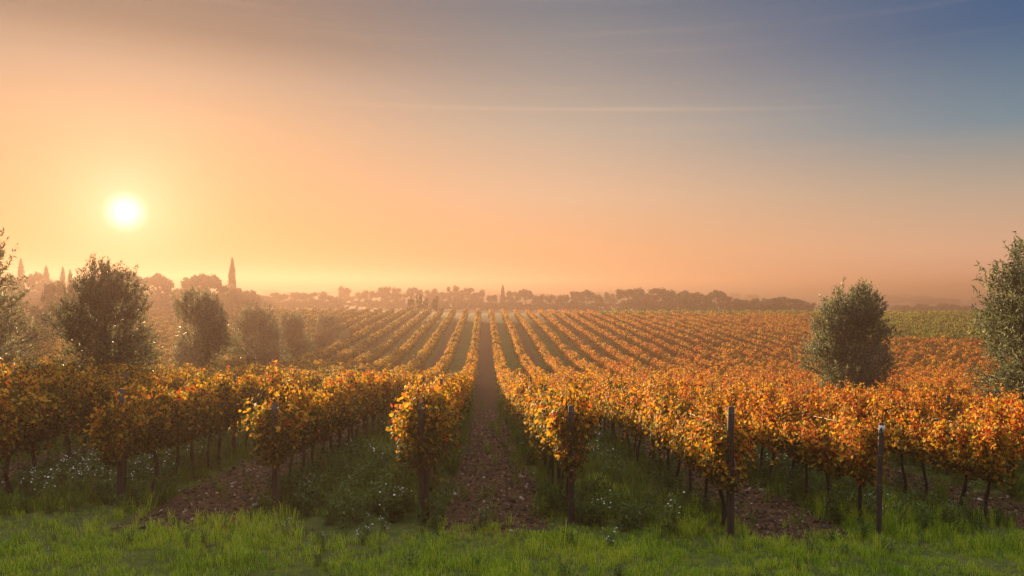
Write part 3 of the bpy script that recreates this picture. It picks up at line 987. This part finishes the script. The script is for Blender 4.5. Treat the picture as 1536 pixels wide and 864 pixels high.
BROAD = [far_crown('broad', 900 + i, 2200) for i in range(5)]
UMB = [far_crown('umbrella', 950 + i, 3600) for i in range(3)]
CYP = [far_crown('cypress', 970 + i, 1300) for i in range(3)]
BANK = {'b': BROAD, 'u': UMB, 'c': CYP}
NAME = {'b': ('broadleaf_tree', 'tree'), 'u': ('umbrella_pine', 'pine tree'), 'c': ('cypress_tree', 'cypress')}
far = [  # kind, column, top y, width px, depth, label, group
    # the hazy wood on the far left
    ('b', 4, 408, 60, 210, 'hazy round tree at the left end of the wood under the sunrise', None),
    ('c', 31, 389, 15, 205, 'slim hazy cypress by the left edge, taller than the cypresses beside it', None),
    ('b', 52, 401, 34, 205, 'hazy flat-topped tree between the two leftmost slim cypresses', None),
    ('c', 69, 400, 16, 205, 'short pointed cypress right of the flat-topped tree in the hazy wood', None),
    ('b', 82, 409, 36, 208, 'low hazy tree filling the gap between two small pointed cypresses', None),
    ('c', 94, 401, 13, 205, 'narrow pointed cypress left of the largest olive tree top', None),
    ('c', 105, 405, 12, 205, 'shortest cypress in the hazy wood, touching the largest olive crown', None),
    ('b', 122, 409, 40, 208, 'hazy tree half hidden behind the left side of the largest olive', None),
    ('c', 162, 391, 14, 195, 'lone cypress tip rising just above the largest olive tree', None),
    ('u', 186, 400, 66, 190, 'leftmost of three umbrella pines, partly behind the largest olive', 'umbrella pines beneath the sun'),
    ('u', 236, 407, 52, 195, 'smaller umbrella pine between two larger umbrella pines below the sun', 'umbrella pines beneath the sun'),
    ('u', 305, 406, 76, 185, 'widest umbrella pine, left of the tall lone cypress', 'umbrella pines beneath the sun'),
    ('c', 348, 388, 16, 190, 'tallest cypress, standing alone right of the umbrella pines', None),
    ('b', 370, 432, 30, 190, 'small round tree at the foot of the tallest cypress', None),
    ('b', 90, 418, 56, 105, 'pale hazy tree in the field behind and left of the largest olive', None),
    ('b', 42, 446, 52, 90, 'low hazy bushy tree between the left edge olive and the largest olive', None),
    # hedge-like wood left of centre
    ('b', 392, 436, 40, 250, 'leftmost low tree of the hazy thicket right of the tallest cypress', 'trees of the hazy thicket'),
    ('b', 420, 433, 42, 252, 'second tree from the left in the hazy thicket right of cypress', 'trees of the hazy thicket'),
    ('b', 450, 432, 44, 255, 'middle tree of the hazy thicket right of the tallest cypress', 'trees of the hazy thicket'),
    ('b', 478, 434, 40, 252, 'second tree from the right in the hazy thicket left of centre', 'trees of the hazy thicket'),
    ('b', 502, 439, 34, 250, 'lowest rightmost tree of the hazy thicket left of centre', 'trees of the hazy thicket'),
    ('b', 516, 426, 26, 285, 'tall open-crowned tree rising at the right end of the hazy thicket', None),
    ('b', 535, 432, 26, 300, 'faint smaller tree between open-crowned tree and the central wood', None),
    # central wood
    ('b', 553, 427, 26, 270, 'first tree on the left of the pale wood at the field end', 'trees of the central wood'),
    ('b', 574, 428, 34, 272, 'second tree from the left in the pale wood at field end', 'trees of the central wood'),
    ('b', 598, 430, 30, 275, 'third tree from the left in the pale wood at field end', 'trees of the central wood'),
    ('u', 621, 428, 34, 270, 'small umbrella pine in the middle of the pale central wood', None),
    ('b', 645, 430, 28, 275, 'tree between the small umbrella pine and the taller central trees', 'trees of the central wood'),
    ('b', 664, 430, 30, 275, 'fourth tree from the right in the pale wood at field end', 'trees of the central wood'),
    ('b', 680, 424, 26, 278, 'tallest wispy tree of the pale wood at the field end', None),
    ('b', 700, 427, 36, 272, 'broad tree left of the rightmost tree in the pale central wood', 'trees of the central wood'),
    ('b', 718, 429, 28, 270, 'rightmost tree of the pale wood, left of the central cypress', 'trees of the central wood'),
    ('c', 754, 428, 10, 262, 'small dark cypress standing above the rows near the vanishing point', None),
    ('b', 738, 436, 26, 265, 'low tree just left of the small dark central cypress', None),
    ('b', 768, 436, 26, 262, 'low tree just right of the small dark central cypress', None),
    ('u', 788, 431, 30, 258, 'spreading tree first from the left in the dark line right of cypress', 'dark tree line right of the central cypress'),
    ('b', 808, 435, 30, 255, 'second tree from the left in the dark line right of cypress', 'dark tree line right of the central cypress'),
    ('b', 829, 436, 28, 255, 'third tree from the left in the dark line right of cypress', 'dark tree line right of the central cypress'),
    ('b', 845, 434, 24, 250, 'fourth tree from the left in the dark line right of cypress', 'dark tree line right of the central cypress'),
    ('b', 866, 434, 30, 245, 'third tree from the right in the dark line right of cypress', 'dark tree line right of the central cypress'),
    ('u', 881, 433, 34, 250, 'second tree from the right in the dark line right of cypress', 'dark tree line right of the central cypress'),
    ('b', 898, 435, 22, 240, 'rightmost darkest tree of the line right of the central cypress', 'dark tree line right of the central cypress'),
    ('b', 916, 433, 26, 285, 'lone pale round tree in the gap between two dark woods', None),
    # big wood right of centre
    ('b', 942, 426, 44, 245, 'tall leftmost tree of the big wood right of centre', 'trees of the big wood right of centre'),
    ('b', 966, 427, 46, 247, 'second tree from the left in the big wood right of centre', 'trees of the big wood right of centre'),
    ('b', 990, 429, 44, 247, 'third tree from the left in the big wood right of centre', 'trees of the big wood right of centre'),
    ('b', 1014, 427, 44, 240, 'middle tree with a raised top in the big wood right of centre', 'trees of the big wood right of centre'),
    ('b', 1038, 428, 46, 243, 'fourth tree from the right in the big wood right of centre', 'trees of the big wood right of centre'),
    ('b', 1056, 435, 38, 232, 'third tree from the right in the big wood right of centre', 'trees of the big wood right of centre'),
    ('u', 1076, 433, 40, 240, 'domed tree second from the right in the big wood', 'trees of the big wood right of centre'),
    ('b', 1100, 443, 42, 240, 'lowest rightmost tree of the big wood right of centre', 'trees of the big wood right of centre'),
    ('b', 1128, 449, 34, 245, 'small bush-like tree left of the low dark dome-shaped pine', None),
    ('u', 1174, 444, 70, 235, 'wide low dome-shaped pine alone left of the right-hand olive', None),
    ('b', 1205, 448, 26, 300, 'small pale tree just behind the right side of the dome-shaped pine', None),
    ('b', 1352, 457, 34, 330, 'faint low tree just right of the lone right-hand olive', None),
    ('b', 1392, 456, 40, 320, 'leftmost of the low trees on the skyline between the two right olives', 'low skyline trees on the right'),
    ('b', 1418, 454, 40, 320, 'middle low tree on the skyline between the two right olives', 'low skyline trees on the right'),
    ('b', 1442, 457, 36, 320, 'rightmost low tree on the skyline between the two right olives', 'low skyline trees on the right'),
    # little olives along the field's far end
    ('b', 616, 444, 13, 158, 'tiny bush first from the left along the field end', 'little bushes along the field end'),
    ('b', 629, 439, 13, 158, 'second tiny bush from the left along the field end, rather tall', 'little bushes along the field end'),
    ('b', 639, 445, 10, 158, 'lowest tiny bush between two taller bushes along the field end', 'little bushes along the field end'),
    ('b', 653, 441, 13, 156, 'rightmost tiny rounded bush along the field end', 'little bushes along the field end'),
]
for i, (kd, px, yt, wpx, d, lab, grp) in enumerate(far):
    x, y, z = at(px, d)
    hgt = CAM_Z + (ray(px, yt) * d).z - z
    w = wpx / F_PX * d * {'b': 1.0, 'u': 1.0, 'c': 1.05}[kd]
    bank = BANK[kd]
    nm, ct = NAME[kd]
    if hgt < 0.5: hgt = 0.5
    if kd == 'b' and d > 200: hgt *= rng.uniform(0.86, 1.04)
    low = kd == 'u' and px == 1174
    plant_tree(nm, bank[i % len(bank)], (x, y, z), lab, ct, grp, (w / (0.95 if kd == 'b' else 1.0), w / (0.95 if kd == 'b' else 1.0), hgt), rz=i * 2.3)

# dark understorey of the woods: nobody could count it
ug, uh = [], []
for a_, b_, d_ in ((-40, 130, 200), (150, 385, 196), (385, 520, 258), (545, 730, 280), (728, 905, 262), (925, 1130, 250), (1130, 1220, 245), (1345, 1460, 325)):
    for px in np.arange(a_, b_, 7):
        x, y, z = at(px + rng.normal(0, 3), d_ + rng.normal(0, 3))
        ug.append((x, y, z - 0.3)); uh.append(1.7 if d_ < 205 else 1.4 if d_ < 253 else 1.0)
ug = np.array(ug)
scatter('undergrowth', 'dense hazy undergrowth at the foot of the far woods', [b[1] for b in BROAD], ug, rng.uniform(0, 6.28, len(ug)),
        np.stack([rng.uniform(4, 6, len(ug)), rng.uniform(4, 6, len(ug)), np.array(uh) * rng.uniform(2.7, 4.2, len(ug))], -1), rng.integers(0, 5, len(ug)))
# far woods on the plain
fp = []
for i in range(520):
    d = 420 * (3200 / 420) ** rng.random()
    u = rng.uniform(-0.8, 0.8)
    q = vnoise(np.array([u * 9 + d * .003]), np.array([d * 0.006]))[0]
    if q < -0.02: continue
    x, y = u * d, d
    fp.append((x, y, hz(x, y) - 0.5))
fp = np.array(fp)
scatter('far_woods', 'faint hedges and woods scattered over the hazy plain', [b[1] for b in BROAD], fp, rng.uniform(0, 6.28, len(fp)),
        np.stack([rng.uniform(14, 40, len(fp)), rng.uniform(10, 20, len(fp)), rng.uniform(5, 9, len(fp))], -1), rng.integers(0, 5, len(fp)))

# ------------------------------------------------------------------ grass, weeds, flowers, litter
def tuft(name, nb, hmin, hmax, spread_, wid, seed, mt, droop=0.5):
    g = np.random.default_rng(seed)
    mb = MB()
    for i in range(nb):
        a = g.uniform(0, 6.28); r_ = spread_ * math.sqrt(g.random())
        b0 = np.array([r_ * math.cos(a), r_ * math.sin(a), -0.02])
        hh = g.uniform(hmin, hmax); az = g.uniform(0, 6.28); ln = g.uniform(0.1, droop) * hh
        w = wid * g.uniform(0.7, 1.3)
        ac = np.array([-math.sin(az), math.cos(az), 0]) * w / 2
        dv = np.array([math.cos(az), math.sin(az), 0])
        m1 = b0 + dv * ln * 0.25 + np.array([0, 0, hh * 0.5]); m2 = b0 + dv * ln * 0.6 + np.array([0, 0, hh * 0.83])
        tp = b0 + dv * ln * 1.1 + np.array([0, 0, hh * (1.0 - 0.15 * ln / hh)])
        v = np.array([b0 - ac, b0 + ac, m1 + ac * .9, m1 - ac * .9, m2 + ac * .6, m2 - ac * .6, tp])
        mb.add(v, [np.array([[0, 1, 2, 3], [3, 2, 4, 5]]), np.array([[5, 4, 6]])], float(np.clip(g.normal(0.45, 0.16) + (0.4 if g.random() < 0.06 else 0), 0, 1)))
    return mb.mesh(name, mt)


def weed(name, stems, hmin, hmax, seed, flowers=0):
    g = np.random.default_rng(seed)
    mb = MB()
    heads = []
    for s_ in range(stems):
        az = g.uniform(0, 6.28); hh = g.uniform(hmin, hmax); ln = g.uniform(0.1, 0.5) * hh
        t = np.linspace(0, 1, 4)
        b0 = g.normal(0, .05, 2)
        pts = np.stack([b0[0] + math.cos(az) * ln * t ** 1.3, b0[1] + math.sin(az) * ln * t ** 1.3, -0.02 + hh * t], -1)
        mb.tube(pts, 0.003, 3, cap=False, tone=0.55)
        nlv = int(26 * hh / 0.5)
        tt = g.uniform(0.05, 1, nlv)
        P = np.stack([np.interp(tt, t, pts[:, i]) for i in range(3)], -1) + g.normal(0, .012, (nlv, 3))
        la = g.uniform(0, 6.28, nlv)
        tip = np.stack([np.cos(la), np.sin(la), g.uniform(0.1, .9, nlv)], -1)
        nr = np.stack([-np.cos(la) * .5, -np.sin(la) * .5, np.ones(nlv)], -1) + g.normal(0, .3, (nlv, 3))
        leafset(mb, SPRIG_T * np.array([1.3, 1, 1]), SPRIG_F, P, nr, tip, g.uniform(0.04, 0.085, nlv), np.clip(g.normal(0.42, .18, nlv), 0, 1))
        heads.append(pts[-1])
    if not flowers:
        return mb.mesh(name, M_weed)
    me0 = mb
    v0 = np.concatenate(me0.v); nf0 = sum(len(np.concatenate(x)) for x in me0.f.values())
    fl = MB()
    for hd_ in heads[:flowers]:
        for q in range(g.integers(1, 4)):
            c = hd_ + g.normal(0, .03, 3) + np.array([0, 0, .015])
            nrm = unit(np.array([[g.normal(0, .4), -0.5 + g.normal(0, .4), 1.0]]))[0]
            n6 = 7
            aa = np.linspace(0, 6.28, n6, endpoint=False) + g.random()
            leafset(fl, np.array([[-.3, 0.1, 0], [.3, 0.1, 0], [.36, .8, .05], [0, 1.0, .05], [-.36, .8, .05]]), [np.array([[0, 1, 2, 3, 4]])],
                    np.repeat(c[None], n6, 0), np.repeat(nrm[None], n6, 0), np.stack([np.cos(aa), np.sin(aa), np.zeros(n6)], -1), np.full(n6, g.uniform(0.009, 0.016)), np.full(n6, .5))
    V = np.concatenate([v0] + fl.v); off = len(v0)
    faces = []; midx = []
    for x in me0.f.values():
        f = np.concatenate(x); faces.append(f); midx.append(np.zeros(len(f), int))
    for x in fl.f.values():
        f = np.concatenate(x) + off; faces.append(f); midx.append(np.ones(len(f), int))
    return mesh_np(name, V, faces, [M_weed, M_petal], np.concatenate(me0.t + fl.t), mat_idx=np.concatenate(midx))


def soil_amount(x, y):
    pp = np.abs((x - PATH_X + 252.5) % 5.0 - 2.5)
    pp = 2.5 - pp if False else pp
    n_ = vnoise(x * 0.9, y * 0.9) * 0.35 + vnoise(x * 3, y * 3) * 0.25
    return (1 - sstep(0.74, 0.96, pp + n_)) * sstep(11.2, 12.0, y + vnoise(x * 1.3, y * 0.5) * 1.6)


def frustum_pts(y0, y1, dens, margin=0.06):
    n = int(dens * (y1 - y0) * 1.5 * (y0 + y1) / 2 * 1.06)
    n = max(n, 10)
    yy = np.sqrt(rng.uniform(y0 ** 2, y1 ** 2, n))
    u = rng.uniform(-1, 1, n) * (768 / F_PX + margin)
    xx = yy * u + yy * 0.0382
    return xx, yy


g_short = [tuft('grass_tuft', 22, 0.05, 0.17, 0.09, 0.007, 600 + i, M_grass, 0.7) for i in range(4)]
g_tall = [tuft('tall_grass', 24, 0.16, 0.40, 0.07, 0.008, 620 + i, M_grass, 0.8) for i in range(3)]
X, Y = frustum_pts(7.6, 17.0, 100)
s_amt = soil_amount(X, Y)
lush = 1 - sstep(10.6, 15.0, Y + vnoise(X * 0.8 + 4, Y * 0.6) * 6 - np.clip(X, -4, 6) * 0.25)
keep = (rng.random(len(X)) > s_amt * 0.985) & (rng.random(len(X)) < lush)
tallp = np.clip((vnoise(X * 0.55 + 30, Y * 0.7) + 0.05) * 1.6, 0.015, 0.3) * sstep(10.2, 12.0, Y) + 0.008
X, Y, tallp = X[keep], Y[keep], tallp[keep]
idx = np.where(rng.random(len(X)) < tallp, 4 + rng.integers(0, 3, len(X)), rng.integers(0, 4, len(X)))
scl = 0.68 * rng.uniform(0.7, 1.25, len(X)) * np.clip(1 + 1.0 * vnoise(X * 0.9, Y * 1.1 + 9) + 0.9 * vnoise(X * 2.6, Y * 3.0 + 9), 0.35, 2)
scatter('grass', 'lush green grass along the near edge of the vineyard', g_short + g_tall, np.stack([X, Y, h(X, Y)], -1), rng.uniform(0, 6.28, len(X)), scl, idx, tilt=0.1)

# rough grass in the aisles and under the rows
X, Y = frustum_pts(12.2, 46, 16)
s_amt = soil_amount(X, Y)
keep = (rng.random(len(X)) > s_amt * 0.94) & (rng.random(len(X)) < np.clip(22 / Y, 0.35, 1)) & (np.abs(X) < 32)
X, Y = X[keep], Y[keep]
idx = np.where(rng.random(len(X)) < 0.45, 4 + rng.integers(0, 3, len(X)), rng.integers(0, 4, len(X)))
scl = rng.uniform(0.7, 1.3, len(X)) * np.clip(Y / 22, 1, 1.6)
g_rshort = [tuft('rough_tuft', 22, 0.05, 0.17, 0.09, 0.007, 700 + i, M_rough, 0.7) for i in range(4)]
g_rtall = [tuft('rough_tall_grass', 26, 0.16, 0.44, 0.09, 0.008, 720 + i, M_rough, 0.8) for i in range(3)]
scatter('rough_grass', 'rough dull grass growing in the aisles and under the vine rows', g_rshort + g_rtall, np.stack([X, Y, h(X, Y)], -1), rng.uniform(0, 6.28, len(X)), scl, idx, tilt=0.12)

weeds = [weed('weed', 9, 0.22, 0.5, 640 + i) for i in range(3)] + [weed('weed', 10, 0.3, 0.62, 650 + i, flowers=8) for i in range(3)]
X, Y = frustum_pts(12.0, 40, 13)
s_amt = soil_amount(X, Y)
patch = vnoise(X * 0.5 + 70, Y * 0.35 + 3)
aisle = np.abs((X - PATH_X + 252.5) % 5.0 - 2.5)
X2, Y2 = frustum_pts(8.6, 12.0, 2.2)
X = np.concatenate([X, X2]); Y = np.concatenate([Y, Y2]); s_amt = soil_amount(X, Y)
patch = vnoise(X * 0.5 + 70, Y * 0.35 + 3)
aisle = np.abs((X - PATH_X + 252.5) % 5.0 - 2.5)
keep = (s_amt < 0.15) & (rng.random(len(X)) < np.clip(0.55 + patch * 1.8, 0.08, 1)) & (rng.random(len(X)) < np.clip(20 / Y, 0.4, 1)) & (np.abs(X) < 28)
X, Y, patch, aisle = X[keep], Y[keep], patch[keep], aisle[keep]
fl_ = (rng.random(len(X)) < np.clip(0.13 + patch * 0.9, 0.02, 0.45)) & (aisle > 1.5)
idx = np.where(fl_, 3 + rng.integers(0, 3, len(X)), rng.integers(0, 3, len(X)))
scatter('weeds', 'leafy weeds with small white flowers between the vine rows', weeds, np.stack([X, Y, h(X, Y)], -1), rng.uniform(0, 6.28, len(X)), rng.uniform(0.6, 1.3, len(X)) * np.where(Y < 11.6, 0.45, 1.0), idx, tilt=0.1)

# clods and dead leaves on the tilled strips
def clod(name, seed, mt):
    g = np.random.default_rng(seed)
    th = np.linspace(0, np.pi, 6); ph = np.linspace(0, 2 * np.pi, 8, endpoint=False)
    v = np.array([[math.sin(a) * math.cos(b), math.sin(a) * math.sin(b), 0.6 * math.cos(a)] for a in th for b in ph]) * g.uniform(0.65, 1.25, (48, 1)) * 0.05
    i = np.arange(5)[:, None] * 8; j = np.arange(8)[None]
    q = np.stack([i + j, i + 8 + j, i + 8 + (j + 1) % 8, i + (j + 1) % 8], -1).reshape(-1, 4)
    mb = MB(); mb.add(v, [q])
    return mb.mesh(name, mt)


X, Y = frustum_pts(11.4, 30, 70)
keep = (rng.random(len(X)) < soil_amount(X, Y)) & (rng.random(len(X)) < np.clip(16 / Y, 0.3, 1)) & (np.abs(X) < 20)
X, Y = X[keep], Y[keep]
idx = np.where(rng.random(len(X)) < 0.015, 3, rng.integers(0, 3, len(X)))
scatter('soil_clods', 'dark crumbly soil clods and a few pale stones on the tilled strips', [clod('clod', 660 + i, M_clod) for i in range(3)] + [clod('clod', 670, M_stone)],
        np.stack([X, Y, h(X, Y) + 0.005], -1), rng.uniform(0, 6.28, len(X)), rng.lognormal(-0.7, 0.6, len(X)).clip(0.15, 1.6), idx, tilt=0.5)


def dead_leaf(name, seed):
    g = np.random.default_rng(seed)
    mb = MB()
    for q in range(3):
        P = np.array([[g.normal(0, .12), g.normal(0, .12), 0.02]])
        leafset(mb, LEAF_T, LEAF_F, P, np.array([[g.normal(0, .4), g.normal(0, .4), 1]]), g.normal(0, 1, (1, 3)), np.array([g.uniform(0.035, 0.09)]), np.array([np.clip(g.normal(.45, .28), 0, 1)]), np.array([g.uniform(-3, 4)]))
    return mb.mesh(name, M_litter)


X, Y = frustum_pts(11.2, 42, 26)
sa = soil_amount(X, Y)
keep = (rng.random(len(X)) < sa + 0.04) & (rng.random(len(X)) < np.clip(18 / Y, 0.3, 1)) & (np.abs(X) < 22)
X, Y = X[keep], Y[keep]
scatter('fallen_leaves', 'dry fallen vine leaves scattered over the bare soil', [dead_leaf('dead_leaf', 680 + i) for i in range(7)], np.stack([X, Y, h(X, Y) + 0.012], -1),
        rng.uniform(0, 6.28, len(X)), rng.uniform(0.6, 1.2, len(X)), rng.integers(0, 7, len(X)), tilt=0.25)
